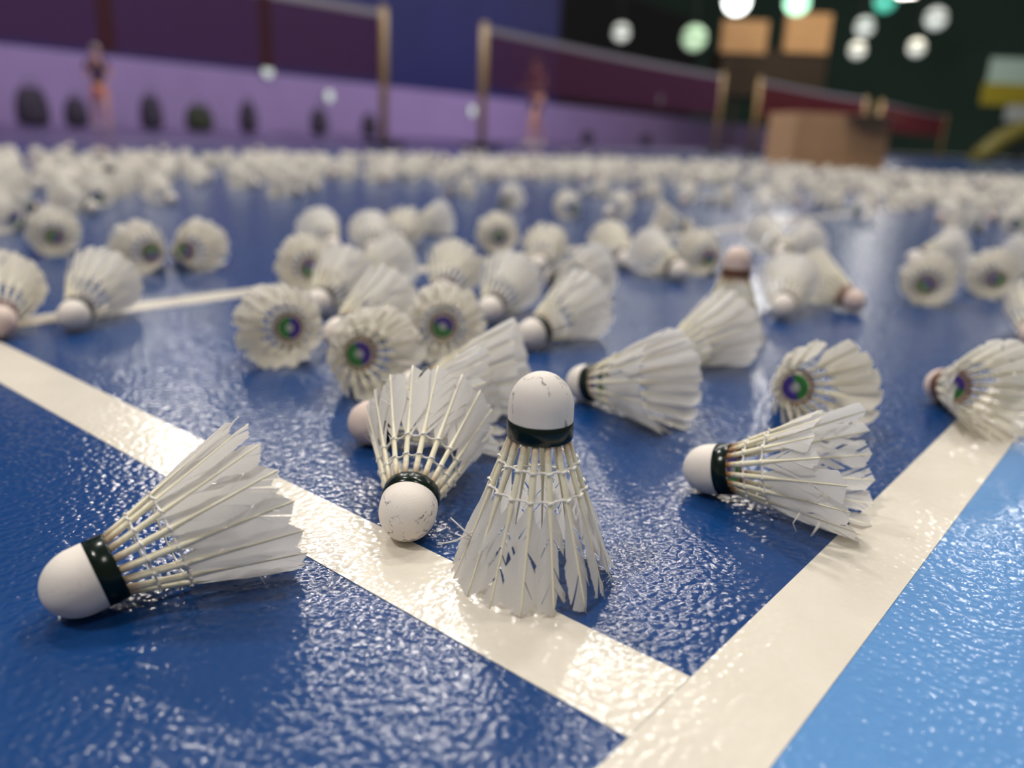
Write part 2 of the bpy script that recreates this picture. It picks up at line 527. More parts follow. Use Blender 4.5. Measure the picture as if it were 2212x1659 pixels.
def assemble(kind, loc, yaw, M, label, group=None, name='shuttlecock'):
    root = empty(name, loc, yaw)
    root.scale = (SC, SC, SC)
    tag(root, label, 'shuttlecock', group)
    link('cork', kind.cork, root, M)
    link('tape_band', kind.band, root, M)
    link('printed_disc', kind.disc, root, M)
    for t in kind.threads: link('thread', t, root, M)
    for k in range(16):
        if k in kind.missing: continue
        v_, s_ = kind.pool[k % len(kind.pool)]
        Mk = M @ Matrix.Rotation(2 * math.pi * k / 16, 4, 'Z')
        f = link('feather', v_, root, Mk)
        link('shaft', s_, f)
    return root

def lying(kind, cork_px, rim_px, label, roll=0.0, s0=13 * mm, s1=88 * mm, anchor=1, group=None, lift=0.0):
    """cork_px/rim_px: where axis stations s0/s1 appear; the floor contact fixes their heights"""
    a = at(*cork_px, axis_height(s0) + lift); b = at(*rim_px, axis_height(s1) + lift)
    d = b - a; yaw = math.atan2(d.y, d.x)
    ux = Vector((math.cos(yaw), math.sin(yaw), 0)); ce = SC * math.cos(E_LIE)
    if anchor == 1: o = b - ux * ((s1 - .013) * ce)
    elif anchor == 0: o = a - ux * ((s0 - .013) * ce)
    else:
        o = (b - ux * ((s1 - .013) * ce)) * .5 + (a - ux * ((s0 - .013) * ce)) * .5
    return assemble(kind, (o.x, o.y, lift + .0003), yaw, rest_matrix(roll), label, group)

# ------------------------------------------------------------------ the five sharp shuttlecocks in front
KF1 = Kind(11, .22, M_CORK, M_BAND, M_SHAFT, nb=60, nt=6, nvar=16, seg=64, cut=1.0)
KF2 = Kind(22, .45, M_CORKS, M_BAND, M_SHAFT, nb=60, nt=6, nvar=16, seg=64, bows=.8, cut=.8, first=1.5, wscale=1.1, twist=(5, 11))
KF3 = Kind(33, .6, M_CORKS, M_BAND, M_SHAFT, nb=60, nt=6, nvar=16, seg=64, bows=1.0, cut=.9, wscale=.93, first=3.0)
KF4 = Kind(44, .35, M_CORK, M_BAND, M_SHAFTG, nb=60, nt=6, nvar=16, seg=64, short={6: 72, 7: 71, 8: 74, 9: 73, 10: 76}, bows=.6, cut=.7, first=1.0)
KF5 = Kind(55, .5, M_CORKP, M_BAND, M_SHAFT, nb=44, nt=5, nvar=16, seg=48, bows=1.2, cut=.8)
lying(KF1, (163, 1262), (590, 1062), 'white shuttlecock lying in the left foreground with a clean cork and long evenly trimmed feathers', .1, anchor=2)
lying(KF2, (880, 1109), (917, 935), 'frayed white shuttlecock with its scuffed cork facing the camera, resting on the side line', .15, anchor=0)
g3 = at(1150, 1242)
Mst = Matrix.Translation((0, 0, S_TIP + .0004)) @ Matrix.Rotation(math.pi, 4, 'X')
o3 = assemble(KF3, (g3.x, g3.y, 0), .15, Mst, 'white shuttlecock standing upright on its ragged feathers, scuffed cork on top')
o4 = lying(KF4, (1530, 1014), (1862, 1014), 'white shuttlecock with torn short feathers and brown glue rims, skirt reaching over the right line', .3)
def barb(root, pts, w=.00045):
    bpy.context.view_layer.update()
    inv = root.matrix_world.inverted()
    n = len(pts)
    MB().tube([inv @ p for p in pts], [w * (1 - .5 * i / (n - 1)) for i in range(n)], 6).build('broken_barb', M_VANE, root, smooth=True)
barb(o3, [at(1020, 1150, .024), at(985, 1168, .020), at(945, 1176, .017)])
barb(o3, [at(1018, 1162, .022), at(1000, 1143, .025), at(973, 1118, .029)])
barb(o3, [at(1020, 1168, .020), at(985, 1153, .022)])
barb(o4, [at(1728, 1108, .016), at(1713, 1130, .011), at(1720, 1148, .006)])
barb(o4, [at(1772, 1130, .014), at(1752, 1158, .006)], .0009)
lying(KF5, (800, 914), (1030, 858), 'tattered shuttlecock with a pinkish cork peeking out behind the frayed one on the side line', .6, anchor=0)

# ------------------------------------------------------------------ middle distance
K1 = Kind(101, .12, M_CORK, M_BAND, M_SHAFT)
K2 = Kind(102, .25, M_CORKS, M_BAND, M_SHAFTG, vane=M_VANE2)
K3 = Kind(103, .3, M_CORKP, M_BANDB, M_SHAFTG, vane=M_VANE2)
KG = Kind(104, .15, M_CORK, M_BAND, M_SHAFTG, missing=(3,), vane=M_VANE2)
NK = 26 * mm
MID = [  # kind, cork/nock px, station, rim px, label
 (K1, (944, 845), 13*mm, (1136, 796), 'white shuttlecock with a wide ribbed fan of feathers right behind the tattered pink-corked one'),
 (K2, (624, 712), NK, (600, 705), 'open shuttlecock facing the camera just below the thin line, left of the central pile'),
 (K2, (781, 772), NK, (816, 766), 'open shuttlecock with violet and green base at the front of the central pile'),
 (K2, (958, 716), NK, (962, 702), 'open shuttlecock squeezed between two others at the front of the central pile'),
 (K1, (724, 724), 13*mm, (842, 645), 'white shuttlecock with small cork jutting out at the left edge of the central pile'),
 (K1, (1040, 682), 13*mm, (1105, 605), 'white shuttlecock with yellowish quills pointing down left, mid pile'),
 (K1, (1143, 724), 13*mm, (1262, 655), 'white shuttlecock whose small cork touches the right edge of the fan-like feathers'),
 (K1, (700, 650), 13*mm, (745, 590), 'white shuttlecock with its dark cork in shade above the open one near the thin line'),
 (K2, (672, 580), NK, (660, 570), 'open shuttlecock with a dark base at the left end of the pile'),
 (K1, (700, 525), 13*mm, (685, 492), 'upper left white shuttlecock of the central pile'),
 (K1, (806, 538), 13*mm, (800, 500), 'bright white shuttlecock seen cork first at the back left of the pile'),
 (K2, (868, 520), 13*mm, (877, 488), 'ivory shuttlecock at the back of the pile between a bright and a lone one'),
 (K1, (926, 492), 13*mm, (962, 468), 'lone shuttlecock at the very back of the pile, cork towards the left'),
 (K2, (958, 628), NK, (982, 575), 'tan-tinted open shuttlecock in the middle of the central pile'),
 (K1, (800, 600), 13*mm, (862, 558), 'white shuttlecock buried in the left middle of the pile'),
 (K2, (1078, 516), NK, (1074, 503), 'open ivory shuttlecock at the back centre of the pile'),
 (K2, (1172, 560), NK, (1178, 530), 'open ivory shuttlecock behind the pile with its rim turned up'),
 (K2, (1335, 552), NK, (1312, 520), 'open shuttlecock with tan middle right of the pile centre'),
 (K1, (1457, 585), 13*mm, (1395, 540), 'white shuttlecock with yellow quills pointing right at the right of the pile'),
 (K1, (1220, 610), 13*mm, (1290, 590), 'white shuttlecock with spread feathers between the pile centre and its right end'),
 (K1, (1448, 772), 13*mm, (1580, 706), 'white shuttlecock whose quill gaps show just behind the black-banded one'),
 (K1, (1256, 826), 13*mm, (1455, 825), 'shuttlecock lying sideways with round cork and black band, right of the standing one'),
 (K1, (1688, 672), 13*mm, (1704, 605), 'white shuttlecock seen cork first, alone right of the pile'),
 (K3, (1800, 640), 13*mm, (1742, 592), 'shuttlecock with a brown cork pointing right behind the cork-first one'),
 (K1, (1690, 535), 13*mm, (1640, 500), 'white shuttlecock in the small right cluster, leftmost'),
 (K1, (1705, 548), 13*mm, (1750, 520), 'white shuttlecock in the small right cluster, rightmost'),
 (K3, (1567, 552), 13*mm, (1506, 545), 'white shuttlecock with a pink cork at the right end of the pile'),
 (K2, (2000, 612), NK, (2008, 603), 'open shuttlecock facing the camera near the right edge, left of a pair'),
 (K2, (2157, 600), NK, (2143, 590), 'open shuttlecock with greenish base near the right edge, right of a pair'),
 (K1, (2046, 560), 13*mm, (2068, 535), 'white shuttlecock behind the right pair of open ones'),
 (K1, (2222, 575), 13*mm, (2190, 548), 'bright white shuttlecock cut by the right edge above the open pair'),
 (K3, (2235, 720), 13*mm, (2250, 660), 'shuttlecock mostly outside the right edge above the tan-tinted one'),
 (KG, (1735, 855), NK, (1788, 848), 'open shuttlecock with a missing feather behind the right torn one'),
 (K3, (2036, 834), 13*mm, (2172, 846), 'tan-tinted shuttlecock with a brown band on the end of the right line'),
 (K2, (316, 554), NK, (294, 535), 'left one of two open shuttlecocks side by side behind the thin line'),
 (K2, (424, 552), NK, (440, 530), 'right one of two open shuttlecocks side by side behind the thin line'),
 (K1, (182, 672), 13*mm, (228, 605), 'white shuttlecock lying across the thin line with clear quill gaps'),
 (K3, (2, 690), 13*mm, (8, 615), 'shuttlecock cut by the left edge at the start of the thin line'),
 (K2, (118, 518), NK, (115, 500), 'open shuttlecock at the left, above the one lying across the thin line'),
 (K1, (1100, 440), 13*mm, (1108, 425), 'small far shuttlecock on bare floor above the middle of the pile'),
]
rnd = random.Random(5)
placed = []
for k_, c_, s_, r_, lab in MID:
    o = lying(k_, c_, r_, lab, rnd.uniform(0, 6.28), s0=s_, anchor=1)
    placed.append((o.location.x + .05 * math.cos(o.rotation_euler.z), o.location.y + .05 * math.sin(o.rotation_euler.z)))
# one standing on its skirt at the right of the pile
g = at(1572, 738)
Mlean = Matrix.Translation((0, 0, S_TIP + .0004)) @ Matrix.Rotation(math.pi, 4, 'X')
assemble(K3, (g.x, g.y, 0), .3, Mlean, 'shuttlecock standing on its skirt with a pink cork up, right of the pile')
placed.append((g.x, g.y))

# ------------------------------------------------------------------ far shuttlecocks: one light mesh, many copies
def far_mesh(seed, cork_mat):
    rnd_ = random.Random(seed)
    V = []; F = []; MI = []; UV = []
    def lath(prof, n, mi):
        b0 = len(V)
        for r_, z in prof:
            for k in range(n):
                t = 2 * math.pi * k / n
                V.append((r_ * math.cos(t), r_ * math.sin(t), z)); UV.append((0, 0))
        for i in range(len(prof) - 1):
            for k in range(n):
                l = (k + 1) % n
                F.append((b0 + i * n + k, b0 + i * n + l, b0 + (i + 1) * n + l, b0 + (i + 1) * n + k)); MI.append(mi)
    lath([(12.9 * mm * math.sin(t * math.pi / 10) + 1e-5, (14.2 - 14.2 * math.cos(t * math.pi / 10)) * mm) for t in range(6)] + [(.0129, .019)], 14, 0)
    lath([(.01315, .019), (.01315, .0262), (.0105, .0262)], 14, 1)
    lath([(.0105, .0261), (1e-5, .0261)], 14, 3)
    for k in range(16):
        t = 2 * math.pi * k / 16
        ca, sa = math.cos(t), math.sin(t)
        tip = 88 - rnd_.uniform(0, 3)
        b0 = len(V)
        pts = [(26, .9), (46, .9), (49, 2.6), (56, 4.6), (64, 6.2), (76, 7.4), (tip - 4, 7.4), (tip, .6)]
        for s, w in pts:
            for sd in (-1, 0, 1):
                r_ = rad(s * mm) + sd * w * .3 * mm - (abs(sd) * w * .12 * mm) + (.3 * mm if sd == 0 else 0)
                y = sd * w * mm
                V.append((r_ * ca - y * sa, r_ * sa + y * ca, s * mm)); UV.append((s / 88, abs(sd)))
        for i in range(len(pts) - 1):
            for j in range(2):
                F.append((b0 + i * 3 + j, b0 + i * 3 + j + 1, b0 + (i + 1) * 3 + j + 1, b0 + (i + 1) * 3 + j)); MI.append(2)
    lath([(rad(.046) + .001, .0457), (rad(.046) + .0014, .0463)], 32, 2)
    return mesh_from('shuttlecock', V, F, [cork_mat, M_BAND, M_VANE2, M_PRINT], UV, MI)
FAR = [far_mesh(i, M_CORKP if i % 3 == 2 else M_CORK) for i in range(5)]

def lerp(tab, x):
    for (x0, y0), (x1, y1) in zip(tab, tab[1:]):
        if x <= x1: return y0 + (y1 - y0) * (x - x0) / (x1 - x0)
    return tab[-1][1]
TOP = [(-60, 350), (300, 352), (700, 352), (1100, 352), (1600, 360), (1900, 385), (2280, 402)]
BOT = [(-60, 450), (200, 440), (340, 412), (700, 405), (1000, 398), (1200, 392), (1500, 400), (1700, 420), (1900, 440), (2100, 480), (2280, 500)]
rnd = random.Random(77)
spots = []
def free_spot(p, dmin):
    for q in spots:
        if (p.x - q[0]) ** 2 + (p.y - q[1]) ** 2 < dmin * dmin: return False
    for q in placed:
        if (p.x - q[0]) ** 2 + (p.y - q[1]) ** 2 < .095 ** 2: return False
    return True
tries = 0
while len(spots) < 520 and tries < 60000:
    tries += 1
    u = rnd.uniform(-40, 2260); a, b = lerp(TOP, u), lerp(BOT, u)
    v = a + (b - a) * rnd.random() ** 1.5
    if u > 400 and u < 1000 and v > 395 and rnd.random() < .6: continue
    p = at(u, v)
    if free_spot(p, .080): spots.append((p.x, p.y, u, v))
# stray ones between the windrow and the near ones
for u, v in [(30, 470), (75, 455), (160, 462), (215, 445), (20, 500), (265, 425), (610, 425), (650, 415), (1000, 425), (1290, 425), (1400, 430), (1480, 440),
             (1560, 445), (1650, 452), (1700, 440), (1790, 452), (1860, 470), (1950, 455), (2040, 480), (2075, 500), (2120, 470), (2190, 500), (350, 440), (1230, 470), (1330, 470), (1440, 500)]:
    p = at(u, v)
    if free_spot(p, .080): spots.append((p.x, p.y, u, v))
print('far shuttles', len(spots), 'tries', tries)
camxy = Vector((CAM.x, CAM.y))
spots.sort(key=lambda q: (Vector((q[0], q[1])) - camxy).length)
NFAR = 300 - len(MID) - 6
def discs(x, y, yaw, upright=False):
    """plan footprint: skirt disc and cork disc"""
    if upright: return [(x, y, .041)]
    c, n = math.cos(yaw), math.sin(yaw)
    return [(x + c * .031, y + n * .031, .041), (x + c * .005, y + n * .005, .033), (x - c * .018, y - n * .018, .023), (x - c * .042, y - n * .042, .018)]
taken = []
for o in [o_ for o_ in COL.objects if o_.type == 'EMPTY' and o_.get('category') == 'shuttlecock']:
    c, n = math.cos(o.rotation_euler.z), math.sin(o.rotation_euler.z)
    taken += discs(o.location.x + c * .047, o.location.y + n * .047, o.rotation_euler.z)
def far_matrix(x, y, rnd_):
    for _ in range(14):
        yaw = rnd_.uniform(0, 2 * math.pi); up_ = rnd_.random() < .06
        mine = discs(x, y, yaw, up_)
        if all((a[0] - b[0]) ** 2 + (a[1] - b[1]) ** 2 > (a[2] + b[2]) ** 2 for a in mine for b in taken if abs(a[0] - b[0]) < .085): break
    else: return None
    taken.extend(mine)
    if up_: M = Matrix.Translation((0, 0, S_TIP)) @ Matrix.Rotation(math.pi, 4, 'X')
    else: M = Matrix.Translation((-.042, 0, 0)) @ rest_matrix(rnd_.uniform(0, 6.28))
    return Matrix.Translation((x, y, .0004)) @ Matrix.Rotation(yaw, 4, 'Z') @ Matrix.Scale(SC, 4) @ M
rest_v = []; rest_f = []; rest_mi = []
i = -1
ZONES = [(180, 'at the far left edge'), (430, 'below the player in salmon shorts'), (680, 'below the upper left net'), (940, 'below the upper left yellow post'),
         (1250, "below the middle net's left end"), (1560, "below the middle net's right end"), (1900, 'around the cardboard box'), (9999, 'below the dark green wall')]
for x, y, u, v in spots:
    M = far_matrix(x, y, rnd)
    if M is None: continue
    i += 1
    src = FAR[i % 5]
    if i < NFAR:
        o = bpy.data.objects.new('shuttlecock', src); COL.objects.link(o); o.matrix_world = M
        zone = next(n_ for lim, n_ in ZONES if u < lim)
        row = 'near side' if v > (lerp(TOP, u) + lerp(BOT, u)) / 2 else 'far side'
        l_ = 'blurred shuttlecock, %s of the white drift, %s' % (row, zone)
        tag(o, l_, 'shuttlecock', 'blurred shuttlecocks swept into a long drift across the court')
    else:
        n = len(rest_v)
        rest_v += [M @ vv.co for vv in src.vertices]
        rest_f += [tuple(n + k for k in p.vertices) for p in src.polygons]
        rest_mi += [p.material_index for p in src.polygons]
if rest_v:
    me = mesh_from('shuttlecock_drift', rest_v, rest_f, [M_CORK, M_BAND, M_VANE2, M_PRINT], None, rest_mi)
    tag(link('shuttlecock_drift', me), 'distant part of the white drift of shuttlecocks below the nets and wall', 'shuttlecocks', kind='stuff')

# ------------------------------------------------------------------ hall: walls parallel to the nets
M_LILAC = plain('lilac_paint', (.34, .24, .54), .5, .1, 1.5)
M_BLUEW = plain('deep_blue_paint', (.010, .012, .13), .6, .2, .6)
M_DARKG = plain('dark_green_paint', (.022, .060, .045), .7, .5, .12)
M_DARK = plain('near_black_paint', (.006, .006, .012), .7, .4, .5)
HL = 1.55
wa = at(0, 95, HL); wb = at(1040, 208, HL)
wdir = Vector((wb.x - wa.x, wb.y - wa.y, 0)).normalized()
wn = Vector((-wdir.y, wdir.x, 0))
if wn.dot(FWD) < 0: wn = -wn
def wall_seg(name, t0, t1, z0, z1, off, mat, kind='structure'):
    p0 = Vector((wa.x, wa.y, 0)) + wdir * t0 + wn * off; p1 = Vector((wa.x, wa.y, 0)) + wdir * t1 + wn * off
    th = wn * .12
    vs = [p0, p1, p1 + th, p0 + th]
    V = [v + Vector((0, 0, z0)) for v in vs] + [v + Vector((0, 0, z1)) for v in vs]
    me_ = mesh_from(name, V, [(0, 1, 5, 4), (1, 2, 6, 5), (2, 3, 7, 6), (3, 0, 4, 7), (4, 5, 6, 7), (3, 2, 1, 0)], mat, smooth=False)
    o_ = link(name, me_); tag(o_, kind=kind); return o_
def wall_t(u, v, z):      # parameter along the wall of the plane point seen at u,v
    d = fw * FPX + rt * (u - W / 2) - up * (v - H / 2)
    k = (Vector((wa.x, wa.y, 0)) - CAM).dot(wn) / d.dot(wn)
    return (CAM + d * k - Vector((wa.x, wa.y, 0))).dot(wdir)
t_b = wall_t(1200, 220, 1)
t_e = wall_t(1640, 280, 1)
wall_seg('wall_left', -8, t_b, HL, 9, 0.0, M_BLUEW)
wall_seg('wall_left', -8, t_e + 12, 0, HL, 0.0, M_LILAC)
wall_seg('wall_left', t_b, t_e + 2, HL, 9, 6.0, M_DARK)
print('wall lengths', t_b, t_e, 'dist', (wa - CAM).length, (wb - CAM).length)
# flat violet strip on the floor between the courts and the wall
q0 = at(0, 312); q0t = (q0 - Vector((wa.x, wa.y, 0))).dot(wn)
p0 = Vector((wa.x, wa.y, .0004)) + wdir * -8; p1 = Vector((wa.x, wa.y, .0004)) + wdir * t_e
me = mesh_from('floor', [p0 + wn * q0t, p1 + wn * q0t, p1, p0], [(0, 1, 2, 3)], plain('violet_strip', (.075, .05, .15), .3, .1, 2), smooth=False)
tag(link('floor', me), kind='structure')
# far end wall, square to the view of the right half
fp = CAM + FWD * 85
me = mesh_from('wall_far', [(fp + RGT * -10) * 1.0, fp + RGT * 75, fp + RGT * 75 + Vector((0, 0, 22)), fp + RGT * -10 + Vector((0, 0, 14))], [(0, 1, 2, 3)], M_DARKG, smooth=False)
for v in me.vertices:
    if v.co.z < 1: v.co.z = 0
tag(link('wall_far', me), kind='structure')

# ------------------------------------------------------------------ nets and posts
M_POST = plain('brass_yellow_post', (.34, .22, .08), .4, .1, 5)
M_NETTAPE = plain('white_net_tape', (.36, .33, .36), .8, .05, 20)
M_NET = plain('maroon_net_cord', (.10, .012, .06), .8, .1, 20)
M_NETR = plain('red_net_cord', (.16, .012, .02), .8, .1, 20)
M_NETS = plain('dark_red_cloth', (.05, .004, .012), .8, .1, 20)
M_METAL = plain('dark_steel', (.03, .03, .035), .4, .1, 20, metal=.5)
def post(parent, p):
    o = MB().tube([(p.x, p.y, .05), (p.x, p.y, 1.56)], .05, 14).build('post', M_POST, parent, smooth=True)
    MB().lathe([(.001, 1.60), (.04, 1.59), (.052, 1.56), (.052, 1.545)], 14, Matrix.Translation((p.x, p.y, 0))).build('post_cap', M_POST, o, smooth=True)
    b_ = MB().box((p.x, p.y, .03), (.45, .30, .06), bev=.01)
    b_.build('base', M_METAL, o)
    return o
def net(name, pa, pb, label, mat, seams=()):
    c_ = (pa + pb) / 2; c_.z = 0
    root = empty(name, c_)
    tag(root, label, 'badminton net', None)
    pa = Vector((pa.x, pa.y, 0)) - c_; pb = Vector((pb.x, pb.y, 0)) - c_
    post(root, pa); post(root, pb)
    d = (pb - pa); L_ = d.length; d.normalize(); n = Vector((-d.y, d.x, 0))
    Mx = Matrix((d, n, Vector((0, 0, 1)))).transposed().to_4x4(); Mx.translation = pa
    def zt(t): return 1.55 - .026 * math.sin(math.pi * t / L_)
    b_ = MB()
    nseg = 16
    prof = []
    for i in range(nseg):
        t0 = L_ * i / nseg; t1 = L_ * (i + 1) / nseg
        z0, z1 = zt(t0), zt(t1)
        V = [(t0, -.004, z0 - .075), (t1, -.004, z1 - .075), (t1, -.004, z1), (t0, -.004, z0), (t0, .004, z0 - .075), (t1, .004, z1 - .075), (t1, .004, z1), (t0, .004, z0)]
        b_.add([Mx @ Vector(v) for v in V], [(0, 1, 2, 3), (7, 6, 5, 4), (3, 2, 6, 7), (0, 4, 5, 1)])
    b_.build('top_tape', M_NETTAPE, root)
    b_ = MB(); w = .0056
    t = .06
    while t < L_ - .05:
        zz = zt(t) - .07
        b_.box((t, 0, zz - .345), (w, w, .69), Mx); t += .02
    for k in range(35):
        z = 1.46 - k * .02
        b_.box((L_ / 2, 0, z), (L_ - .12, w, w), Mx)
    b_.build('mesh', mat, root)
    for tt in seams:
        MB().box((tt, 0, 1.12), (.16, .012, .72), Mx).build('seam', M_NETS, root)
    return root
HN = 1.55
pA = at(828, 22, HN); pB = at(1047, 56, HN); pC = at(1562, 162, HN); pD = at(1643, 172, HN); pE = at(1872, 214, HN); pF = at(1905, 220, HN); pG = at(2044, 250, HN)
nd = (pC - pB); nd.z = 0; nd.normalize()
pZ = pA - nd * 6.3
net('badminton_net', pZ, pA, 'maroon badminton net at the upper left, its near post out of frame', M_NET, seams=(2.9, 4.6))
net('badminton_net', pB, pC, 'maroon badminton net in the upper middle between two yellowish posts', M_NET)
net('badminton_net', pD, pE, 'red badminton net behind the cardboard box, right of the middle net', M_NETR)
net('badminton_net', pF, pG, 'smallest and most distant badminton net at the right, by the dark green wall', M_NETR)
print('net', (pC - pB).length, (pE - pD).length, (pG - pF).length, (pB - CAM).length)

# ------------------------------------------------------------------ cardboard box
M_CARD = plain('cardboard', (.46, .27, .14), .85, .12, 6)
M_CARDT = plain('brown_packing_tape', (.22, .11, .05), .4, .1, 10)
gb = at(1775, 362)
root = empty('cardboard_box', (gb.x, gb.y, 0), YAW * -1 + .15)
dd = (gb - CAM); dist = Vector((dd.x, dd.y)).length
wbx = 190 * dist / FPX; hbx = 98 * dist / FPX
tag(root, 'tan cardboard box on the court in front of the red net', 'box')
MB().box((0, 0, hbx / 2), (wbx, wbx * .6, hbx), bev=.008).build('carton', M_CARD, root)
MB().box((0, 0, hbx + .001), (wbx * 1.0, .06, .003)).build('packing_tape', M_CARDT, root)
MB().box((wbx * .25, -wbx * .3 - .12, hbx * .99), (wbx * .48, .26, .006), bev=.001).build('flap', M_CARD, root)
print('box', wbx, hbx, dist)

# ------------------------------------------------------------------ bags along the lilac wall
M_BAG = plain('black_bag_fabric', (.045, .035, .07), .8, .3, 8)
M_BAGG = plain('olive_bag_fabric', (.035, .045, .03), .8, .3, 8)
M_STRAP = plain('grey_strap', (.06, .06, .07), .7, .1, 8)
def bag(u, v, w, h, label, mat, lean=0.0):
    t = wall_t(u, v, 0)
    p = Vector((wa.x, wa.y, 0)) + wdir * t - wn * 1.0
    ang = math.atan2(wdir.y, wdir.x)
    root = empty('bag', (p.x, p.y, 0), ang)
    tag(root, label, 'bag', 'dark sports bags along the lilac wall')
    bm = bmesh.new(); bmesh.ops.create_cube(bm, size=1)
    bmesh.ops.subdivide_edges(bm, edges=bm.edges[:], cuts=4, use_grid_fill=True)
    for vtx in bm.verts:
        c = vtx.co * 2
        k = 1 - .18 * (c.x ** 2 * c.y ** 2 + c.x ** 2 * c.z ** 2 + c.y ** 2 * c.z ** 2) / 1.5
        zz = (c.z + 1) / 2
        tp = 1 - .25 * zz
        vtx.co = Vector((c.x * k * w / 2 * tp, c.y * k * .16 * tp, (c.z * k + 1) / 2 * h))
    z0 = min(vtx.co.z for vtx in bm.verts)
    for vtx in bm.verts: vtx.co.z -= z0
    me_ = bpy.data.meshes.new('shell'); bm.to_mesh(me_); bm.free(); me_.materials.append(mat)
    for p_ in me_.polygons: p_.use_smooth = True
    link('shell', me_, root)
    pts = [(-w * .18, -.02, h * .9), (-w * .16, -.03, h * 1.1), (0, -.03, h * 1.17), (w * .16, -.03, h * 1.1), (w * .18, -.02, h * .9)]
    MB().tube(pts, .014, 6).build('handle', M_STRAP, root, smooth=True)
    MB().box((0, -.16, h * .38), (w * .55, .05, h * .4), bev=.015).build('pocket', mat, root)
bag(15, 250, .7, .75, 'black bag by the wall at the far left edge', M_BAG)
bag(108, 250, .5, .6, 'black bag left of the striding player', M_BAG)
bag(270, 255, .55, .75, 'black bag directly right of the striding player', M_BAG)
bag(375, 275, .8, .6, 'olive bag left of the middle of the lilac wall', M_BAGG)
bag(480, 265, .5, .75, 'black upright bag below the maroon net', M_BAG)
bag(635, 285, .6, .7, 'black bag left of the yellow post', M_BAG)
bag(745, 290, .6, .65, 'black bag touching the yellow post in view', M_BAG)
bag(1225, 310, 1.0, .5, 'low black bag right of the second player', M_BAG)
bag(1355, 315, 1.2, .5, 'wide low black bag under the middle net', M_BAG)

# ------------------------------------------------------------------ round wall lamps over the bags
M_DISC = glow('pale_lamp_glass', (.75, .85, .82), .6)
M_DISCW = glow('far_lamp_glass', (.95, 1.0, .92), .6)
M_DISCG = glow('green_lamp_glass', (.45, .9, .6), 3.0)
def wall_lamp(u, v, r_, label):
    d = fw * FPX + rt * (u - W / 2) - up * (v - H / 2)
    k = (Vector((wa.x, wa.y, 0)) - CAM).dot(wn) / d.dot(wn)
    p = CAM + d * k - wn * .06
    root = empty('wall_lamp', p, math.atan2(wn.y, wn.x)); tag(root, label, 'lamp', 'round pale lamps on the lilac wall')
    Mx = Matrix.Rotation(-math.pi / 2, 4, 'Y')
    MB().lathe([(r_ * 1.1, -.05), (r_ * 1.1, .0), (r_, .01)], 24, Mx).build('housing', M_STRAP, root, smooth=True)
    MB().lathe([(r_, .0), (r_ * .8, .03), (r_ * .4, .05), (.001, .055)], 24, Mx).build('glass', M_DISC, root, smooth=True)
wall_lamp(575, 152, .19, 'round pale lamp on the wall seen below the left net')
wall_lamp(708, 208, .16, 'round pale lamp left of the yellow post')
wall_lamp(1018, 240, .18, 'round pale lamp at the left post of the middle net')
wall_lamp(1424, 214, .26, 'round pale lamp seen through the middle net')

def far_lamp(u, v, r_, label, mat, dist_, group='distant hall lamps'):
    d = (fw * FPX + rt * (u - W / 2) - up * (v - H / 2)).normalized()
    p = CAM + d * dist_
    root = empty('hall_lamp', p); tag(root, label, 'lamp', group)
    MB().lathe([(.02, .35), (r_ * .5, .30), (r_ * 1.05, .05), (r_ * 1.05, 0)], 20).build('shade', M_METAL, root, smooth=True)
    bm = bmesh.new(); bmesh.ops.create_uvsphere(bm, u_segments=16, v_segments=10, radius=r_)
    me_ = bpy.data.meshes.new('bulb'); bm.to_mesh(me_); bm.free(); me_.materials.append(mat)
    for p_ in me_.polygons: p_.use_smooth = True
    link('bulb', me_, root)
    MB().tube([(0, 0, .3), (0, 0, 8 - p.z)], .012, 6).build('cord', M_METAL, root)
for u, v, r_, lab in [(1342, 70, .36, 'white distant lamp above the middle net'), (1868, 58, .36, 'distant lamp, left of the upper pair at the right'),
                      (1852, 108, .36, 'distant lamp, left of the lower pair at the right'), (1980, 103, .36, 'distant lamp, right of the lower pair at the right'),
                      (2022, 40, .40, 'distant lamp, right of the upper pair at the right'), (1592, 2, .5, 'brightest distant lamp at the top edge')]:
    far_lamp(u, v, r_, lab, M_DISCW if r_ < .45 else glow('bright_lamp_glass', (.95, 1, .96), 6.0), 42 if v > 100 else 38)
far_lamp(1500, 82, .5, 'pale green distant lamp left of the tan panels', glow('green_white_glass', (.6, .85, .55), .8), 38, None)
far_lamp(1722, 4, .45, 'green distant lamp at the top edge above the tan panels', M_DISCG, 36, None)
far_lamp(1912, 2, .4, 'teal distant lamp at the top edge', glow('teal_glass', (.12, .7, .5), .9), 38, None)

# ------------------------------------------------------------------ tan gallery on the far wall
M_TAN = plain('tan_wood_panel', (.72, .42, .19), .6, .12, 2)
M_BRN = plain('dark_brown_wood', (.045, .028, .016), .7, .2, 2)
def far_box(name, u0, v0, u1, v1, dist_, depth, mat, parent, base):
    """box facing the camera side of the far wall between two picture corners at a given distance"""
    def pt(u, v):
        d = fw * FPX + rt * (u - W / 2) - up * (v - H / 2); return CAM + d * (dist_ / d.dot(FWD))
    a = pt(u0, v1); b = pt(u1, v0)
    xa = (a - CAM).dot(RGT); xb = (b - CAM).dot(RGT)
    Mx = Matrix((RGT, FWD, Vector((0, 0, 1)))).transposed().to_4x4(); Mx.translation = Vector((CAM.x, CAM.y, 0))
    return MB().box(((xa + xb) / 2, dist_ + depth / 2, (a.z + b.z) / 2), (xb - xa, depth, b.z - a.z), Matrix.Translation(-base) @ Mx, bev=.02).build(name, mat, parent)
base = CAM + FWD * 44 + RGT * ((1680 - 1106) / FPX * 44); base.z = 0
root = empty('gallery', base); tag(root, 'tan and brown wooden gallery high on the far wall', 'gallery')
far_box('tan_panel', 1556, 45, 1662, 112, 44, .4, M_TAN, root, base)
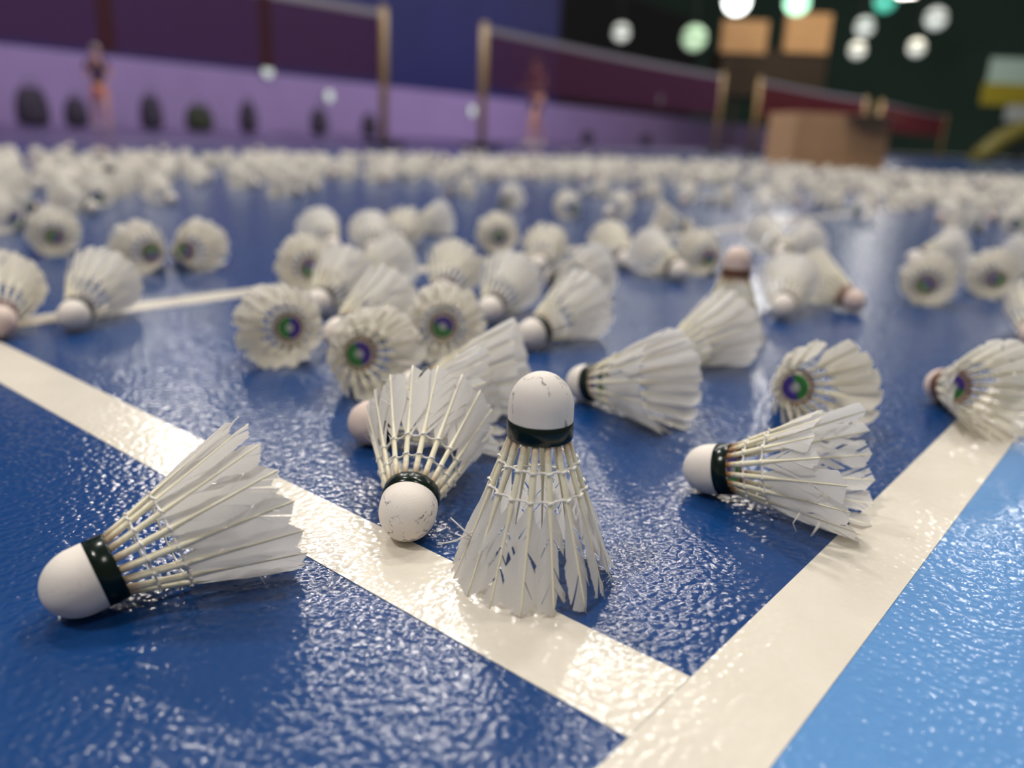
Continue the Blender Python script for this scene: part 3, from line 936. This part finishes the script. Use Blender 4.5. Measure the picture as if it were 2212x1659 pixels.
far_box('tan_panel', 1692, 30, 1800, 112, 44, .4, M_TAN, root, base)
far_box('front', 1552, 112, 1790, 205, 44.2, 3.0, M_BRN, root, base)
la = bpy.data.lights.new('gallery_fill_light', 'AREA'); la.size = 6; la.energy = 240; la.color = (1, .85, .65)  # unseen area light, added to brighten the tan panels
lo_ = bpy.data.objects.new('gallery_fill_light', la); COL.objects.link(lo_); lo_.parent = root
lo_.location = -FWD * 6 + Vector((0, 0, 7.5)); lo_.rotation_euler = (FWD * 6 + Vector((0, 0, -1.0))).to_track_quat('-Z', 'Y').to_euler()
for uu in (1575, 1680, 1775):
    far_box('column', uu, 200, uu + 10, 330, 44.6, .3, M_BRN, root, base)

# sign and yellow arch at the right
M_YEL = plain('yellow_board', (.32, .26, .012), .5, .1, 3)
M_PALE = plain('pale_green_board', (.42, .56, .46), .5, .1, 3)
M_WHT = plain('grey_white_board', (.40, .42, .40), .5, .1, 3)
base = CAM + FWD * 30 + RGT * ((2180 - 1106) / FPX * 30); base.z = 0
root = empty('sign_board', base); tag(root, 'striped pale green, yellow and white board at the right edge', 'sign')
far_box('pale_panel', 2135, 130, 2290, 180, 30, .15, M_PALE, root, base)
far_box('yellow_panel', 2120, 184, 2290, 226, 30, .15, M_YEL, root, base)
far_box('white_panel', 2172, 226, 2290, 262, 30, .15, M_WHT, root, base)
far_box('support', 2200, 262, 2212, 350, 30.1, .15, M_METAL, root, base)
# a curved yellow tube that rises from the floor
def pt(u, v, dist_):
    d = fw * FPX + rt * (u - W / 2) - up * (v - H / 2); return CAM + d * (dist_ / d.dot(FWD))
g0 = pt(2120, 352, 26); g0.z = 0
root = empty('yellow_arch', g0); tag(root, 'curved olive yellow tube rising from the floor at the right edge', 'arch')
pts = [pt(2108, 350, 26), pt(2130, 330, 26), pt(2160, 306, 26), pt(2200, 285, 26), pt(2260, 270, 26)]
pts = [Vector((pts[0].x, pts[0].y, .02))] + pts
MB().tube([p - g0 for p in pts], .30, 12).build('arch_tube', plain('olive_yellow_foam', (.11, .095, .008), .6, .1, 3), root, smooth=True)

# ------------------------------------------------------------------ two players far behind
def skin_body(name, joints, edges, mat, parent, sub=2):
    me_ = bpy.data.meshes.new(name)
    me_.from_pydata([j[0] for j in joints], edges, [])
    o = bpy.data.objects.new(name, me_); COL.objects.link(o); o.parent = parent
    me_.materials.append(mat)
    md = o.modifiers.new('skin', 'SKIN'); md.use_smooth_shade = True
    for i, j in enumerate(joints):
        me_.skin_vertices[0].data[i].radius = (j[1], j[2] if len(j) > 2 else j[1])
    me_.skin_vertices[0].data[0].use_root = True
    s_ = o.modifiers.new('sub', 'SUBSURF'); s_.levels = sub; s_.render_levels = sub
    return o
def player(loc, yaw, label, skin, shirt, shorts, hair, stride=.25, arm=.6):
    root = empty('person', loc, yaw); tag(root, label, 'person')
    J = []; Ed = []
    def j(p, r_, par=None, r2=None):
        J.append((p, r_, r2 or r_)); 
        if par is not None: Ed.append((par, len(J) - 1))
        return len(J) - 1
    pel = j((0, 0, .93), .13, None, .10)
    wa_ = j((0.02, 0, 1.08), .12, pel, .095); ch = j((.04, 0, 1.28), .15, wa_, .105); nk0 = j((.05, 0, 1.42), .07, ch); nk = j((.07, 0, 1.49), .048, nk0)
    hd0 = j((.09, 0, 1.56), .065, nk); hd = j((.10, 0, 1.63), .085, hd0, .075); j((.09, 0, 1.70), .06, hd)
    for sd in (1, -1):
        sh = j((.05, sd * .17, 1.40), .055, ch if False else nk0)
        fwd_ = arm * sd
        el = j((.05 + .18 * fwd_, sd * .26, 1.15), .042, sh); wr = j((.05 + .18 * fwd_ + .2, sd * .22, 1.05 + .12 * arm), .028, el)
        pm = j((.05 + .18 * fwd_ + .27, sd * .215, 1.05 + .14 * arm), .034, wr, .018)
        px, py, pz = J[pm][0]
        for q in range(4):
            a_ = j((px + .035, py + (q - 1.5) * .019, pz + .004), .0095, pm)
            b_ = j((px + .065 - .004 * abs(q - 1.5), py + (q - 1.5) * .021, pz - .012), .0085, a_)
            j((px + .075, py + (q - 1.5) * .021, pz - .035), .0075, b_)
        t_ = j((px + .01, py - sd * .035, pz + .004), .010, pm); j((px + .035, py - sd * .05, pz - .006), .0085, t_)
        hp = j((0, sd * .095, .86), .095, pel)
        kx = stride * .6 * sd; kn = j((kx + .05, sd * .11, .50), .06, hp); an = j((kx * 1.6 - .02, sd * .12, .10), .038, kn)
        hl = j((kx * 1.6 + .02, sd * .12, .045), .036, an); j((kx * 1.6 + .16, sd * .13, .035), .032, hl, .026)
    skin_body('body', J, Ed, skin, root)
    T = [((0, 0, .90), .15, .12), ((.02, 0, 1.08), .135, .11), ((.04, 0, 1.28), .165, .12), ((.05, 0, 1.40), .10, .08)]
    JE = [(0, 1), (1, 2), (2, 3)]
    for sd in (1, -1):
        n = len(T); T.append(((.05, sd * .17, 1.41), .07, .07)); T.append(((.05 + .10 * arm * sd, sd * .225, 1.26), .06, .06)); JE += [(3, n), (n, n + 1)]
    skin_body('shirt', T, JE, shirt, root)
    T = [((0, 0, .95), .14, .115), ((0, 0, .88), .145, .12)]; JE = [(0, 1)]
    for sd in (1, -1):
        n = len(T); T.append(((.01, sd * .095, .82), .11, .11)); T.append(((stride * .3 * sd + .03, sd * .105, .62), .095, .095)); JE += [(1, n), (n, n + 1)]
    skin_body('shorts', T, JE, shorts, root)
    bm = bmesh.new(); bmesh.ops.create_uvsphere(bm, u_segments=20, v_segments=14, radius=.105)
    for v in list(bm.verts):
        if v.co.z < -.01 and v.co.x > -.01: bm.verts.remove(v)
    for v in bm.verts: v.co = Vector((v.co.x * 1.02 + .08, v.co.y * .9, v.co.z * 1.0 + 1.67))
    me_ = bpy.data.meshes.new('hair'); bm.to_mesh(me_); bm.free(); me_.materials.append(hair)
    link('hair', me_, root)
    fb = MB()
    fb.tube([(.165, 0, 1.655), (.205, 0, 1.625), (.18, 0, 1.615)], [.012, .015, .01], 6)
    for sd in (1, -1): fb.tube([(.10, sd * .083, 1.66), (.095, sd * .10, 1.64), (.10, sd * .083, 1.605)], .014, 6)
    fb.build('nose_and_ears', skin, root, smooth=True)
    fb = MB()
    for sd in (1, -1): fb.tube([(.17, sd * .022, 1.66), (.176, sd * .036, 1.66), (.165, sd * .05, 1.66)], .008, 6)
    fb.build('eyes', hair, root, smooth=True)
    fb = MB().tube([(.17, -.024, 1.59), (.182, 0, 1.588), (.17, .024, 1.59)], .007, 6)
    fb.build('mouth', plain('lip', (.35, .1, .09), .6), root, smooth=True)
    for sd in (1, -1):
        kx = stride * .6 * sd
        MB().box((kx * 1.6 + .06, sd * .125, .035), (.29, .105, .07), bev=.025).build('shoe', M_WHT, root, smooth=True)
    return root
M_SKIN = plain('skin', (.55, .28, .20), .5)
M_HAIR = plain('dark_hair', (.02, .012, .01), .7)
M_CAP = plain('white_cap_cloth', (.85, .83, .85), .8)
M_SHIRT = plain('dark_blue_shirt', (.045, .02, .05), .8)
M_SHIRT2 = plain('maroon_shirt', (.22, .06, .07), .8)
M_SHORT = plain('salmon_shorts', (.62, .22, .18), .8)
M_SHORT2 = plain('purple_shorts', (.10, .05, .12), .8)
g = at(205, 103, 1.50); pl = player((g.x, g.y, 0), math.atan2(-FWD.y, -FWD.x) + .5, 'player in a dark shirt and salmon shorts with a white cap, at the left wall', M_SKIN, M_SHIRT, M_SHORT, M_CAP)
pl.scale = (.88, .88, .88)
g = at(1165, 122, 1.70); player((g.x, g.y, 0), math.atan2(-FWD.y, -FWD.x) - .8, 'player in a maroon shirt behind the middle net near its left post', M_SKIN, M_SHIRT2, M_SHORT2, M_HAIR, .3, .3)

# ------------------------------------------------------------------ high-bay lamps that light the hall
M_LAMPG = glow('high_bay_glass', (1.0, .95, .88), 6.0)
for i, (p, pw) in enumerate(LAMPS + FARFILL):  # court lamps, then the unseen ones added to lift the far nets
    root = empty('high_bay_lamp', p)
    tag(root, 'white rectangular high-bay lamp hanging over the court, out of frame', 'lamp', 'high-bay lamps over the court')
    MB().box((0, 0, .16), (.9, .9, .10), bev=.02).build('housing', M_METAL, root)
    MB().box((0, 0, .10), (.85, .85, .01)).build('diffuser', M_LAMPG, root)
    la = bpy.data.lights.new('lamp_light', 'AREA'); la.shape = 'SQUARE'; la.size = .85; la.energy = pw; la.color = (1.0, .95, .89)
    lo_ = bpy.data.objects.new('lamp_light', la); COL.objects.link(lo_); lo_.parent = root
    lo_.location = (0, 0, .08)
    # tilt towards the court corner
    d = Vector((-.2, .1, 0)) - p if i < len(LAMPS) else Vector((0, 0, -1)) + FWD * .35
    lo_.rotation_euler = d.to_track_quat('-Z', 'Y').to_euler()
